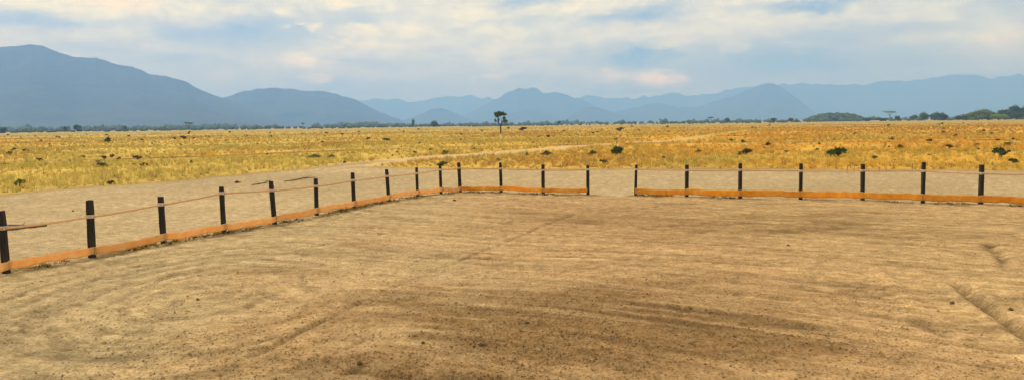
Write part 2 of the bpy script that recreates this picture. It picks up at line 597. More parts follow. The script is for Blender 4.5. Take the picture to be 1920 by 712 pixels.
def height(x, y):
    x = np.asarray(x, float)
    y = np.asarray(y, float)
    r = np.hypot(x, y)
    bare = inside(x, y, BARE)
    z = arena_relief(x, y)[0]
    # a low bank of soil along the fence lines
    d = np.minimum(pl_dist(x, y, fence_a)[0], pl_dist(x, y, fence_b)[0])
    z = z * np.where(r < 46, 1.0, 0.5) + np.exp(-(d / 0.28) ** 2) * 0.035 * (0.4 + 1.2 * fbm(x * 2, y * 2, 3, 181))
    far = (fbm(x * 0.02, y * 0.02, 3, 191) - 0.5) * 0.9 * sstep(r, 60, 160) * sstep(r, 2500, 700)
    return z + np.where(bare, 0.0, 0.04 * sstep(r, 40, 60)) + far

def ground_colour(x, y):
    r = np.hypot(x, y)
    z, moist, dark, pale, drag, fineb = arena_relief(x, y)
    ar = inside(x, y, ARENA)
    bare = inside(x, y, BARE)
    n = len(x)
    def C(c):
        return np.tile(np.array(c, float), (n, 1))
    big = fbm(x * 0.08, y * 0.08, 4, 201)[:, None]
    fb = fineb[:, None]
    # arena: tan on the left, redder to the right
    tone = sstep(x + (fbm(x * 0.3, y * 0.3, 3, 211) - 0.5) * 6, -6.0, 1.0)[:, None]
    arena = C((0.520, 0.385, 0.195)) * (1 - tone) + C((0.535, 0.345, 0.160)) * tone
    right = sstep(x, 4.0, 8.0)[:, None]
    arena = arena * (1 - right * 0.6) + C((0.540, 0.375, 0.170)) * right * 0.6
    arena = arena * np.array((0.90, 0.91, 0.98)) * (0.80 + 0.38 * fb) * (0.78 + 0.42 * drag[:, None])
    p = pale[:, None]
    arena = arena * (1 - p * 0.55) + C((0.62, 0.47, 0.26)) * p * 0.5
    mm = np.clip(moist[:, None] * 0.92, 0, 0.95)
    arena = arena * (1 - mm) + C((0.200, 0.118, 0.050)) * (0.65 + 0.7 * fb) * mm
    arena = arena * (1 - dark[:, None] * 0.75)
    # outer track: paler and greyer
    outer = C((0.440, 0.330, 0.190)) * (0.80 + 0.4 * fb) * (0.80 + 0.4 * big)
    dgl = pl_dist(x, y, gl)[0]
    wt = fbm(dgl * 1.6 + (fbm(x * 0.15, y * 0.15, 2, 223) - 0.5) * 2.0, (x + y) * 0.05, 3, 225)
    streak = np.maximum(sstep(fbm(x * 0.15, y * 0.9, 4, 221), 0.50, 0.62), sstep(wt, 0.54, 0.66))[:, None] * 0.5
    outer = outer * (1 - streak) + C((0.38, 0.29, 0.16)) * streak
    # weeds and dark litter under the bands
    d = np.minimum(pl_dist(x, y, fence_a)[0], pl_dist(x, y, fence_b)[0])
    lit = (np.exp(-((d - 0.05) / 0.22) ** 2) * sstep(fbm(x * 1.6, y * 1.6, 3, 231), 0.36, 0.6))[:, None] * 0.75
    # grassland
    g1 = fbm(x * 0.03, y * 0.03, 4, 241)[:, None]
    g2 = fbm(x * 0.25, y * 0.25, 4, 251)[:, None]
    gx = sstep(x / np.maximum(y, 1), -0.25, 0.35)[:, None]
    grass = C((0.56, 0.385, 0.085)) * (1 - gx) + C((0.58, 0.325, 0.050)) * gx
    grass = grass * (0.72 + 0.56 * g2)
    oli = sstep(g1, 0.47, 0.60) * 0.6
    grass = grass * (1 - oli) + C((0.36, 0.28, 0.07)) * oli
    farg = sstep(r, 250, 800)[:, None] * 0.8
    grass = grass * (1 - farg) + C((0.34, 0.28, 0.10)) * farg
    dr = pl_dist(x, y, ROAD)
    wroad = 1.9 - 0.7 * sstep(r, 95, 170) + 1.0 * (fbm(x * 0.1, y * 0.1, 3, 261) - 0.5)
    road = sstep(dr[0], wroad + 0.9, wroad - 0.5)[:, None] * (0.55 + 0.45 * sstep(fbm(x * 0.2, y * 0.2, 3, 271), 0.3, 0.5))[:, None]
    road = road * (1 - 0.7 * sstep(r, 90, 150))[:, None]
    grass = grass * (1 - road) + C((0.60, 0.42, 0.21)) * road
    for tr, w in ((TRAIL_L, 1.9), (TRAIL_R, 2.1)):
        k = sstep(pl_dist(x, y, tr)[0], w + 1.2, w * 0.4)[:, None] * (0.5 + 0.5 * sstep(fbm(x * 0.12, y * 0.12, 3, 281), 0.35, 0.6))[:, None]
        grass = grass * (1 - k) + C((0.20, 0.095, 0.032)) * k
    # blend the zones with a ragged edge
    rag = (fbm(x * 0.6, y * 0.6, 4, 291) - 0.5) * 2.4
    dg = np.minimum(pl_dist(x, y, gl)[0], pl_dist(x, y, gr)[0]) * np.where(bare, -1, 1)
    wg = np.where(r < 3000, sstep(dg + rag, -0.7, 0.7), 1.0)
    wg = np.where(np.abs(dg) > 6, np.where(bare, 0.0, 1.0), wg)[:, None]
    wa = np.where(ar, 1.0, 0.0)
    wa = np.where(d < 0.8, np.clip(0.5 + np.where(ar, 1, -1) * d / 1.6, 0, 1), wa)[:, None]
    c = outer * (1 - wa) + arena * wa
    c = c * (1 - lit) + C((0.10, 0.068, 0.026)) * lit
    edge = (np.exp(-((dg + rag * 0.4) / 0.7) ** 2) * 0.5)[:, None]
    c = c * (1 - wg) + grass * wg
    c = c * (1 - edge) + C((0.20, 0.130, 0.060)) * edge
    return np.clip(c, 0.01, 0.8), wg[:, 0], dr[0]

# ------------------------------------------------------------------ ground: one continuous sheet cut into its zones
def build_ground():
    K = F_PX * CAM_H
    r1 = np.geomspace(1.2, 6.6, 26, endpoint=False)
    dy = np.arange(K / 6.6, K / 62, -1.5)
    r2 = K / dy
    dy = np.arange(K / 62, K / 420, -0.8)
    r3 = K / dy
    r4 = np.geomspace(430, 18000, 46)
    R = np.concatenate([r1, r2, r3, r4])
    a_f = np.radians(np.arange(-49, 49.001, 0.105))
    a_b = np.radians(np.linspace(49, 311, 64)[1:-1])
    A = np.concatenate([a_f, a_b])
    nr, na = len(R), len(A)
    RR, AA = np.meshgrid(R, A, indexing='ij')
    X = (RR * np.sin(AA)).ravel()
    Y = (RR * np.cos(AA)).ravel()
    Z = height(X, Y)
    Ccol, wg, _ = ground_colour(X, Y)
    V = np.column_stack([X, Y, Z])
    i = np.arange(nr - 1)[:, None]
    j = np.arange(na)[None, :]
    j2 = (j + 1) % na
    q = np.stack([i * na + j, i * na + j2, (i + 1) * na + j2, (i + 1) * na + j], -1).reshape(-1, 4)
    cx, cyy = X[q].mean(1), Y[q].mean(1)
    # cells of the wrap are fine: the sheet is a full disc round the standpoint
    ang_c = (AA.ravel()[q[:, 0]])
    dz = pl_dist(cx, cyy, ROAD)[0]
    is_ar = inside(cx, cyy, ARENA)
    is_bare = inside(cx, cyy, BARE)
    is_road = (~is_bare) & (dz < 1.9)
    zones = {'arena_ground': is_ar, 'dirt_road': (is_bare & ~is_ar) | is_road, 'grassland': ~(is_bare | is_road | is_ar)}
    labels = {'arena_ground': ('bare tan soil with drag marks and ruts inside the fence', 'ground'),
              'dirt_road': ('pale bare dirt road outside the fence running off into the grass', 'road'),
              'grassland': ('yellow dry savanna plain stretching to the mountains', 'ground')}
    for name, m in zones.items():
        f = q[m]
        used, inv = np.unique(f, return_inverse=True)
        me = np_mesh(name, V[used], inv.reshape(-1, 4)[:, ::-1], True, Ccol[used])
        o = obj(name, me, M['soil'])
        tag(o, labels[name][0], labels[name][1], kind='structure')
    # the small disc under the standpoint
    c0 = np.column_stack([X[:na], Y[:na], Z[:na]])
    vv = np.vstack([[[0, 0, float(Z[:na].mean())]], c0])
    ff = np.array([[0, 1 + k, 1 + (k + 1) % na] for k in range(na)])
    cc = np.vstack([Ccol[:na].mean(0), Ccol[:na]])
    o = obj('trampled_ground', np_mesh('trampled_ground', vv, ff[:, ::-1], True, cc), M['soil'])
    tag(o, 'bare soil at the standpoint before the arena', 'ground', kind='structure')

build_ground()

def hz(x, y):
    return float(height(np.array([x]), np.array([y]))[0])

# ------------------------------------------------------------------ mountains
def mountain_material(name, c1, c2):
    m, nt, b = new_mat(name)
    n = tex_noise(nt, 0.004, 8, 0.65)
    nt.links.new(ramp(nt, n.outputs['Fac'], [(0.3, c1), (0.7, c2)]), b.inputs['Base Color'])
    n2 = tex_noise(nt, 0.01, 6, 0.6)
    bump(nt, b, n2.outputs['Fac'], 0.8, 40.0)
    return m
M['forest_hill'] = mountain_material('forest_hill', (0.018, 0.030, 0.014), (0.050, 0.058, 0.028))

def mountain(name, crest, D, W, seed, label, rough=0.7):
    az, el = [], []
    for px, py in crest:
        d = ray(px, py)
        az.append(math.atan2(d.x, d.y))
        el.append(d.z / math.hypot(d.x, d.y))
    n = int((crest[-1][0] - crest[0][0]) / 2.0)
    a = np.linspace(az[0], az[-1], n)
    e = np.interp(a, az, el)
    k = np.array([1, 1, 2, 1, 1], float)
    e = np.convolve(np.pad(e, 2, mode='edge'), k / k.sum(), 'valid')
    s = a * 60
    e = e + (fbm(s * 2.2, s * 0 + seed, 4, seed) - 0.5) * 5.5 / F_PX * rough
    e = e + (np.abs(2 * fbm(s * 0.8, s * 0 + seed * 3, 3, seed + 31) - 1) - 0.2) * -9.0 / F_PX * max(rough - 0.5, 0)
    H = np.maximum(e * D + CAM_H, 1.0)
    rows = 61
    t = np.linspace(-1, 1, rows)
    T, Aa = np.meshgrid(t, a, indexing='ij')
    Hh = np.broadcast_to(H, T.shape)
    dist = D + T * W
    sx = Aa * D / (W * 0.45)
    spur = 1 - np.abs(2 * fbm(sx + 0.6 * fbm(sx, T * 2, 2, seed + 3), T * 0.9, 4, seed + 7) - 1)
    f = 1 - np.abs(T)
    prof = f ** (1.15)
    fall = np.clip(prof - (1 - spur) * 1.1 * f * (1 - f) * 1.6, 0, 1)
    Z = Hh * np.where(f > 0.985, 1.0, fall) * (1.0) - 3.0 * (f < 0.02)
    X = dist * np.sin(Aa)
    Y = dist * np.cos(Aa)
    V = np.column_stack([X.ravel(), Y.ravel(), Z.ravel() - 0.5])
    i = np.arange(rows - 1)[:, None]
    j = np.arange(n - 1)[None, :]
    q = np.stack([i * n + j, i * n + j + 1, (i + 1) * n + j + 1, (i + 1) * n + j], -1).reshape(-1, 4)
    o = obj(name, np_mesh(name, V, q[:, ::-1], True), M['forest_hill'])
    tag(o, label, 'mountain', kind='structure')
    return o

L1 = [(-420, 236), (-300, 170), (-180, 120), (-80, 98), (0, 88), (30, 85), (60, 84), (80, 86.5), (110, 98), (140, 106.5), (170, 108), (200, 114), (220, 121.5), (245, 123), (280, 139),
      (310, 143), (345, 152), (370, 166), (395, 175), (420, 184), (470, 203), (530, 225), (580, 240)]
L2 = [(330, 236), (370, 208), (400, 191), (420, 183), (440, 177), (465, 169), (500, 166), (540, 167), (580, 170.5), (615, 173), (640, 180), (660, 185), (680, 193), (700, 204), (730, 218), (760, 229), (790, 236)]
FAR = [(560, 232), (640, 200), (690, 188), (715, 184), (740, 186), (775, 191), (800, 188), (822, 182), (836, 180), (860, 183), (880, 179), (887, 178), (896, 184), (935, 184), (965, 182), (1000, 181), (1040, 183), (1070, 184), (1084, 185), (1098, 178.5), (1110, 178.5), (1130, 182), (1150, 184.5), (1190, 184), (1230, 178), (1262, 175), (1290, 179),
       (1340, 176), (1375, 167), (1420, 162), (1470, 158), (1510, 156.5), (1560, 158.5), (1610, 159.5), (1670, 151.5), (1720, 151), (1760, 146), (1800, 139.5), (1820, 139.5), (1860, 147.5), (1900, 139), (1920, 140),
       (1990, 148), (2080, 138), (2200, 160), (2320, 220)]
MID = [(1060, 231), (1090, 222), (1130, 212), (1170, 206), (1210, 197), (1228, 193.5), (1250, 197), (1275, 203), (1300, 202), (1330, 193), (1360, 184), (1390, 174), (1415, 165), (1432, 157.5), (1442, 155.5), (1456, 159),
       (1476, 171), (1500, 189), (1520, 205), (1545, 220), (1570, 225)]
F1 = [(700, 236), (760, 225), (785, 216), (808, 205), (824, 203), (842, 207), (862, 217), (890, 226), (920, 234)]
F2 = [(880, 235), (940, 220), (965, 211), (985, 205), (1003, 207), (1030, 216), (1070, 222), (1110, 226), (1150, 231)]
mountain('near_mountain', L1, 6200, 2300, 11, 'tall blue mountain sloping down from the upper edge on the left')
mountain('rounded_mountain', L2, 7200, 1700, 12, 'long rounded blue mountain beside the tall one')
mountain('far_mountain_range', FAR, 14800, 2400, 13, 'pale jagged mountain range along the horizon', 1.0)
MASSIF = [(850, 226), (880, 212), (905, 198), (928, 185), (944, 178), (956, 171), (966, 168), (978, 165.5), (990, 167), (1000, 164.5), (1008, 166), (1019, 175.5), (1029, 176), (1040, 172), (1048, 174.5), (1062, 177.5), (1084, 186), (1110, 196), (1150, 212), (1190, 226)]
mountain('jagged_massif', MASSIF, 11000, 1300, 18, 'jagged blue massif with twin peaks behind the lone tree', 0.9)
mountain('peaked_foothill', MID, 10600, 1500, 14, 'darker peaked ridge standing before the pale range', 0.8)
mountain('cone_hill', F1, 9000, 800, 15, 'small blue cone hill before the pale range', 0.6)
F3 = [(1030, 232), (1060, 221), (1085, 208), (1104, 199), (1122, 202), (1150, 212), (1190, 222), (1230, 230)]
mountain('small_hill', F3, 8900, 750, 17, 'small blue hill between the low hill and the peaked ridge', 0.6)
mountain('low_hill', F2, 9100, 800, 16, 'low blue hill behind the lone tree', 0.6)

# ------------------------------------------------------------------ haze
def build_haze():
    bm = bmesh.new()
    bmesh.ops.create_cube(bm, size=1.0)
    me = bm_mesh('haze', bm)
    m = bpy.data.materials.new('haze_air')
    m.use_nodes = True
    nt = m.node_tree
    nt.nodes.clear()
    out = nt.nodes.new('ShaderNodeOutputMaterial')
    v = nt.nodes.new('ShaderNodeVolumePrincipled')
    v.inputs['Color'].default_value = (0.22, 0.45, 1.0, 1)
    v.inputs['Absorption Color'].default_value = (0.30, 0.26, 1, 1)
    v.inputs['Density'].default_value = 1.95e-4
    v.inputs['Anisotropy'].default_value = 0.15
    nt.links.new(v.outputs[0], out.inputs['Volume'])
    o = obj('haze', me, m)
    o.scale = (37000, 37000, 924)
    o.location = (0, 0, 924 / 2 - 4.5)
    tag(o, 'thin blue air between the camera and the mountains', 'haze', kind='stuff')
build_haze()

# ------------------------------------------------------------------ foliage and wood builders
def leaf_cloud(clumps, n, size, seed, flat=0.6):
    """leaf quads spread through ellipsoid clumps: (x, y, z, rx, ry, rz, weight)"""
    r = np.random.default_rng(seed)
    w = np.array([c[6] for c in clumps], float)
    pick = r.choice(len(clumps), n, p=w / w.sum())
    C = np.array([c[:6] for c in clumps], float)[pick]
    d = r.normal(size=(n, 3))
    d /= np.linalg.norm(d, axis=1)[:, None]
    rad = r.random(n)[:, None] ** 0.45
    p = C[:, :3] + d * rad * C[:, 3:6] * (1 + 0.18 * r.normal(size=(n, 1)))
    t = r.normal(size=(n, 3))
    t[:, 2] *= flat
    t /= np.linalg.norm(t, axis=1)[:, None]
    b = np.cross(t, r.normal(size=(n, 3)))
    b /= np.linalg.norm(b, axis=1)[:, None]
    s = size * (0.6 + 0.8 * r.random((n, 1)))
    q = np.stack([p - t * s, p + b * s * 0.5, p + t * s, p - b * s * 0.5], 1).reshape(-1, 3)
    return q, np.arange(n * 4).reshape(-1, 4)

def tube(bm, pts, radii, seg=6):
    """tapered tube through points"""
    rings = []
    for i, p in enumerate(pts):
        p = Vector(p)
        d = (Vector(pts[min(i + 1, len(pts) - 1)]) - Vector(pts[max(i - 1, 0)])).normalized()
        a = d.cross(Vector((0.3, 1, 0.1))).normalized()
        b = d.cross(a)
        rings.append([bm.verts.new(p + (a * math.cos(2 * math.pi * k / seg) + b * math.sin(2 * math.pi * k / seg)) * radii[i]) for k in range(seg)])
    for r0, r1 in zip(rings, rings[1:]):
        for k in range(seg):
            bm.faces.new((r0[k], r0[(k + 1) % seg], r1[(k + 1) % seg], r1[k]))
    bm.faces.new(rings[0][::-1])
    bm.faces.new(rings[-1])

def tree_meshes(name, height_m, width, trunk_frac, seed, n_leaf, leaf, clumps_n=7, shape='round'):
    r = random.Random(seed)
    th = height_m * trunk_frac
    tr = max(0.02 * height_m, 0.07)
    bm = bmesh.new()
    top = (r.uniform(-.04, .04) * height_m, r.uniform(-.04, .04) * height_m, th)
    tube(bm, [(0, 0, -0.3), (top[0] * .4, top[1] * .4, th * .5), top], [tr * 1.25, tr, tr * .85], 7)
    clumps = []
    for i in range(clumps_n):
        a = 2 * math.pi * (i + r.random() * .7) / clumps_n
        q = r.uniform(0.15, 0.36) * width
        if shape == 'umbrella':
            z = height_m * r.uniform(0.80, 0.92)
            rz = height_m * 0.09
            q *= 1.35
        elif shape == 'bushy':
            z = height_m * r.uniform(0.28, 0.78)
            rz = height_m * r.uniform(0.18, 0.26)
        else:
            z = height_m * r.uniform(trunk_frac + .12, 0.84)
            rz = height_m * r.uniform(0.12, 0.19)
        c = (math.cos(a) * q, math.sin(a) * q, z)
        rw = width * r.uniform(0.17, 0.27)
        clumps.append((*c, rw, rw, rz, rw * rw))
        mid = (c[0] * .4 + top[0] * .6, c[1] * .4 + top[1] * .6, (c[2] + th) * .5)
        tube(bm, [(top[0] * .9, top[1] * .9, th * .92), mid, c], [tr * .55, tr * .4, tr * .15], 5)
    clumps.append((0, 0, height_m * (0.88 if shape == 'umbrella' else .78 if shape != 'bushy' else .6), width * .27, width * .27, height_m * (.08 if shape == 'umbrella' else .2), (width * .3) ** 2))
    v, f = leaf_cloud(clumps, n_leaf, leaf, seed)
    v[:, 2] = np.maximum(v[:, 2], 0.1)
    return bm_mesh(name + '_trunk', bm, True), np_mesh(name + '_crown', v, f)

def place_tree(meshes, leaf_mat, loc, rz, s, label, cat='tree', group=None, name='savanna_tree', sx=1.0):
    e = empty(name, loc)
    e.rotation_euler = (0, 0, rz)
    e.scale = (s * sx, s * sx, s)
    tag(e, label, cat, group)
    obj('trunk', meshes[0], M['bark'], e)
    cr = obj('crown', meshes[1], None, e)
    if not meshes[1].materials:
        meshes[1].materials.append(leaf_mat)
    else:
        cr.material_slots[0].link = 'OBJECT'
        cr.material_slots[0].material = leaf_mat
    return e

def bush_meshes(name, seed, n_leaf=420, leaf=0.085, shape=0):
    """about 1 m wide and 0.8 m tall: scaled where it stands"""
    r = random.Random(seed)
    bm = bmesh.new()
    clumps = []
    k = 6
    for i in range(k):
        a = 2 * math.pi * (i + r.random() * .6) / k
        q = r.uniform(.12, .33)
        z = r.uniform(.22, .56) if shape == 0 else r.uniform(.15, .4)
        c = (math.cos(a) * q, math.sin(a) * q, z)
        tube(bm, [(c[0] * .1, c[1] * .1, -.06), (c[0] * .5, c[1] * .5, z * .5), c], [.022, .016, .006], 5)
        clumps.append((*c, r.uniform(.13, .21), r.uniform(.13, .21), r.uniform(.12, .19), 1))
    clumps.append((0, 0, .42, .2, .2, .24, 1.4))
    if shape == 2:                       # one long shoot
        tube(bm, [(0, 0, 0), (.02, 0, .7), (-.03, .02, 1.25)], [.02, .014, .006], 5)
        clumps.append((-.03, .02, 1.2, .05, .05, .1, .12))
    v, f = leaf_cloud(clumps, n_leaf, leaf, seed)
    v[:, 2] = np.maximum(v[:, 2], .01)
    return bm_mesh(name + '_stem', bm, True), np_mesh(name + '_leaves', v, f)

BUSH = [bush_meshes('bush', 300 + i, 420, 0.085, (0, 0, 1, 0, 1, 2)[i]) for i in range(6)]

def place_bush(px, py, wpx, hpx, mat, var, label, group=None, name='bush', cat='bush'):
    p = G(px, py)
    k = p.length / F_PX
    e = empty(name, (p.x, p.y, hz(p.x, p.y)))
    e.rotation_euler = (0, 0, random.uniform(0, 6.28))
    e.scale = (wpx * k, wpx * k, hpx * k / .8)
    tag(e, label, cat, group)
    st, lv = BUSH[var]
    obj('stem', st, M['bark'], e)
    o = obj('foliage', lv, M['leaf_dark'] if not lv.materials else None, e)
    o.material_slots[0].link = 'OBJECT'
    o.material_slots[0].material = M[mat]
    return e

# ------------------------------------------------------------------ fence
def post_mesh(base, top, w, seed):
    """square hewn post with worn edges and an uneven top"""
    r = random.Random(seed)
    bm = bmesh.new()
    ax = (top - base)
    n = 7
    rings = []
    rot = Matrix.Rotation(r.uniform(-.25, .25), 3, 'Z')
    ch = 0.16
    prof = [(-1 + ch, -1), (1 - ch, -1), (1, -1 + ch), (1, 1 - ch), (1 - ch, 1), (-1 + ch, 1), (-1, 1 - ch), (-1, -1 + ch)]
    for i in range(n):
        t = -0.12 + 1.12 * i / (n - 1)
        c = ax * t
        s = w / 2 * (1 + r.uniform(-.05, .05)) * (0.9 if i == n - 1 else 1)
        ring = []
        for k, (x, y) in enumerate(prof):
            p = c + rot @ Vector((x * s, y * s, 0))
            if i == n - 1:
                p.z += r.uniform(-.012, .012)
            ring.append(bm.verts.new(p))
        rings.append(ring)
    for a, b in zip(rings, rings[1:]):
        for k in range(8):
            bm.faces.new((a[k], a[(k + 1) % 8], b[(k + 1) % 8], b[k]))
    bm.faces.new(rings[-1])
    bm.faces.new(rings[0][::-1])
    return bm_mesh('post', bm)

def strip_mesh(name, p0, p1, w0, w1, sag, front, seed, wav, cols=44, rows=6, th=0.004):
    """a strip of film hung between two points (bottom centre lines p0, p1), its widths w0, w1"""
    r = random.Random(seed)
    d = (p1 - p0)
    L = math.hypot(d.x, d.y)
    nrm = front
    ph = [r.uniform(0, 6.28) for _ in range(6)]
    V = []
    for side in (0, 1):
        for i in range(cols + 1):
            t = i / cols
            bell = 4 * t * (1 - t)
            for j in range(rows + 1):
                s = j / rows
                wd = (w0 * (1 - t) + w1 * t)
                k = min(1.0, 6 * t, 6 * (1 - t))
                z = wd * s + math.sin(7 * t + ph[0]) * wav * .35 * (1 - .4 * s) * k - sag * bell
                z += (math.sin(19 * t + ph[1]) + math.sin(31 * t + ph[4])) * wav * .10 * k
                out = math.sin(9 * t + ph[2] + 2.2 * s) * wav * .5 * k + math.sin(23 * t + ph[3] - 3 * s) * wav * .28 * k + math.sin(47 * t + ph[5] + 5 * s) * wav * .16 * k + side * th
                p = p0 + d * t
                V.append((p.x + nrm.x * out, p.y + nrm.y * out, p.z + z))
    n1 = (cols + 1) * (rows + 1)
    F_ = []
    idx = lambda s, i, j: s * n1 + i * (rows + 1) + j
    for i in range(cols):
        for j in range(rows):
            F_.append((idx(0, i, j), idx(0, i, j + 1), idx(0, i + 1, j + 1), idx(0, i + 1, j)))
            F_.append((idx(1, i, j), idx(1, i + 1, j), idx(1, i + 1, j + 1), idx(1, i, j + 1)))
        for j in (0, rows):
            a = (idx(0, i, j), idx(0, i + 1, j), idx(1, i + 1, j), idx(1, i, j))
            F_.append(a if j == 0 else a[::-1])
    return np_mesh(name, V, F_, True)

def loop_mesh(w, h):
    bm = bmesh.new()
    s = w / 2
    pr = [(-s, -s), (s, -s), (s, s), (-s, s)]
    a = [bm.verts.new((x, y, -h / 2)) for x, y in pr]
    b = [bm.verts.new((x * 1.01, y * 1.01, h / 2)) for x, y in pr]
    for k in range(4):
        bm.faces.new((a[k], a[(k + 1) % 4], b[(k + 1) % 4], b[k]))
    bm.faces.new(b)
    bm.faces.new(a[::-1])
    return bm_mesh('tape_loop', bm)

def fence(posts, worlds, label, seed, band_lo, band_hi, faded):
    root = empty('fence', worlds[0][0])
    tag(root, label, 'fence')
    o0 = worlds[0][0]
    PW = 0.115
    rp = random.Random(seed + 7)
    for i, (b, t) in enumerate(worlds):
        zb = hz(b.x, b.y)
        b2 = Vector((b.x, b.y, zb))
        po = obj('post', post_mesh(Vector((0, 0, 0)), t - b2, PW * rp.uniform(.88, 1.08), seed + i), M['post'], root)
        po.location = b2 - o0
        hl = posts[i][4]
        lp = obj('tape_loop', loop_mesh(PW * 1.22, 0.075), M['loop'], po)
        lp.location = (t - b2) * hl
    for i in range(len(worlds) - 1):
        (b0, t0), (b1, t1) = worlds[i], worlds[i + 1]
        d = (b1 - b0).normalized()
        front = Vector((d.y, -d.x, 0))
        if front.dot(-b0) < 0:
            front = -front
        r = random.Random(seed + 50 + i)
        z0, z1 = hz(b0.x, b0.y), hz(b1.x, b1.y)
        lo0, lo1 = band_lo + r.uniform(-.01, .02), band_lo + r.uniform(-.01, .02)
        wd = band_hi - band_lo
        off = front * (PW * .5 + .022)
        p0 = Vector((b0.x, b0.y, z0 + lo0)) + off
        p1 = Vector((b1.x, b1.y, z1 + lo1)) + off
        m = strip_mesh('lower_band', p0 - o0, p1 - o0, wd * r.uniform(.92, 1.05), wd * r.uniform(.92, 1.05), r.uniform(.0, .03), front, seed + 80 + i, .05)
        obj('lower_band', m, M['band_faded' if i < faded else 'band'], root)
        q0 = b0 + (t0 - b0) * posts[i][4] + front * (PW * .62)
        q1 = b1 + (t1 - b1) * posts[i + 1][4] + front * (PW * .62)
        m = strip_mesh('upper_tape', q0 - o0 - Vector((0, 0, .025)), q1 - o0 - Vector((0, 0, .017)),   .040, .040, r.uniform(.0, .015), front, seed + 120 + i, .006, 22, 2)
        obj('upper_tape', m, M['tape'], root)
    return root

fence(POSTS_A, WA, 'dark post fence with orange bands turning a corner left of the gap', 500, .075, .25, 11)
fence(POSTS_B, WB, 'dark post fence with orange bands right of the gap', 700, .06, .285, 0)

# ------------------------------------------------------------------ debris on the bare ground
def branch(name, pts_px, radii, label, cat, mat='deadwood', twigs=(), lift=0.03):
    P = [G(*p[:2]) for p in pts_px]
    o0 = P[0].copy()
    bm = bmesh.new()
    pts = []
    for p, q in zip(P, pts_px):
        h_ = q[2] if len(q) > 2 else 0
        pts.append(Vector((p.x - o0.x, p.y - o0.y, hz(p.x, p.y) + lift + h_)))
    tube(bm, pts, radii, 7)
    for (i, dx, dy, dz, rr) in twigs:
        a = pts[i]
        tube(bm, [a, a + Vector((dx * .5, dy * .5, dz * .7)), a + Vector((dx, dy, dz))], [rr, rr * .8, rr * .4], 5)
    o = obj(name, bm_mesh(name, bm, True), M[mat])
    o.location = o0
    tag(o, label, cat)
    return o

branch('fallen_pole', ((-30, 437), (20, 432), (60, 427), (88, 424)), (.035, .035, .032, .025), 'thin weathered pole lying behind the leftmost fence posts', 'pole', 'deadwood', (), .03)
branch('fallen_branch', ((-30, 425), (15, 423.5), (40, 424), (62, 425)), (.03, .028, .022, .012), 'brown bent branch touching the thin weathered pole', 'branch', 'deadwood', ((2, .12, .05, .08, .012),), .04)
branch('fallen_branch', ((472, 347), (486, 345.5), (497, 344), (508, 341.5, .08)), (.02, .03, .035, .02), 'short dead branch lying just behind a left fence post', 'branch', 'deadwood', ((1, -.2, .1, .12, .014), (2, .15, .1, .18, .014)), .03)
branch('fallen_branch', ((532, 341), (552, 338.5), (570, 336.5, .05), (592, 336, .06)), (.02, .035, .04, .018), 'longer dead branch lying on the road behind the left fence', 'branch', 'deadwood', ((1, .3, -.3, .06, .016), (2, .35, .3, .1, .014), (1, -.25, .2, .1, .012)), .03)

def stone_mesh(seed, flat=.7):
    r = random.Random(seed)
    bm = bmesh.new()
    bmesh.ops.create_icosphere(bm, subdivisions=2, radius=.5)
    a, b = r.uniform(0, 9), r.uniform(0, 9)
    for v in bm.verts:
        k = 1 + .22 * math.sin(v.co.x * 7 + a) * math.cos(v.co.y * 6 + b) + r.uniform(-.09, .09)
        v.co = Vector((v.co.x * k, v.co.y * k * .85, v.co.z * k * flat))
    return bm_mesh('clod', bm)

def stone_mat(name, c1, c2):
    m, nt, b = new_mat(name)
    n = tex_noise(nt, 6.0, 5, .65)
    nt.links.new(ramp(nt, n.outputs['Fac'], [(0.3, c1), (0.7, c2)]), b.inputs['Base Color'])
    bump(nt, b, n.outputs['Fac'], .7, .04)
    return m
M['clod'] = stone_mat('dark_clod', (0.10, 0.062, 0.032), (0.25, 0.16, 0.085))
M['pale_stone'] = stone_mat('pale_stone', (0.38, 0.31, 0.23), (0.55, 0.48, 0.38))

CL = [stone_mesh(900 + i) for i in range(4)]
def clod(px, py, wpx, label, name='soil_clod', cat='clod', mat='clod', group=None, sq=1.0):
    p = G(px, py)
    s = wpx * .85 * math.hypot(p.length, CAM_H) / F_PX
    me = CL[int(px) % 4]
    o = obj(name, me, M['clod'] if not me.materials else None)
    o.material_slots[0].link = 'OBJECT'
    o.material_slots[0].material = M[mat]
    o.location = (p.x, p.y, hz(p.x, p.y) + s * .18)
    o.scale = (s, s, s * sq)
    o.rotation_euler = (random.uniform(-.3, .3), random.uniform(-.3, .3), random.uniform(0, 6))
    tag(o, label, cat, group)
clod(852, 376, 8, 'small dark clod before the fence corner post')
clod(902, 648, 13, 'dark clod, larger of the touching pair in brown soil')
clod(889, 650, 8, 'dark clod, smaller of the touching pair in brown soil')
clod(674, 684, 13, 'dark lumpy clod at the lower edge on churned soil')
clod(793, 642, 9, 'dark clod left of the touching pair')
clod(971, 586, 8, 'dark clod above the touching pair at the brown patch edge')
clod(988, 603, 9, 'dark clod in the middle of the brown patch')
clod(1478, 459, 7, 'dark clod lying on the thin line right of centre')
clod(371, 562, 8, 'small dark clod beside the tyre turn marks')
clod(1785, 568, 9, 'dark clod left of the deep rut')
clod(1895, 584, 9, 'dark clod beside the deep rut on the far right')
clod(75, 422, 11, 'pale stone beside the thin weathered pole behind the fence', 'pale_stone', 'stone', 'pale_stone')
clod(137, 395, 5, 'tiny dark stone on the road behind the left fence', 'soil_clod', 'stone')

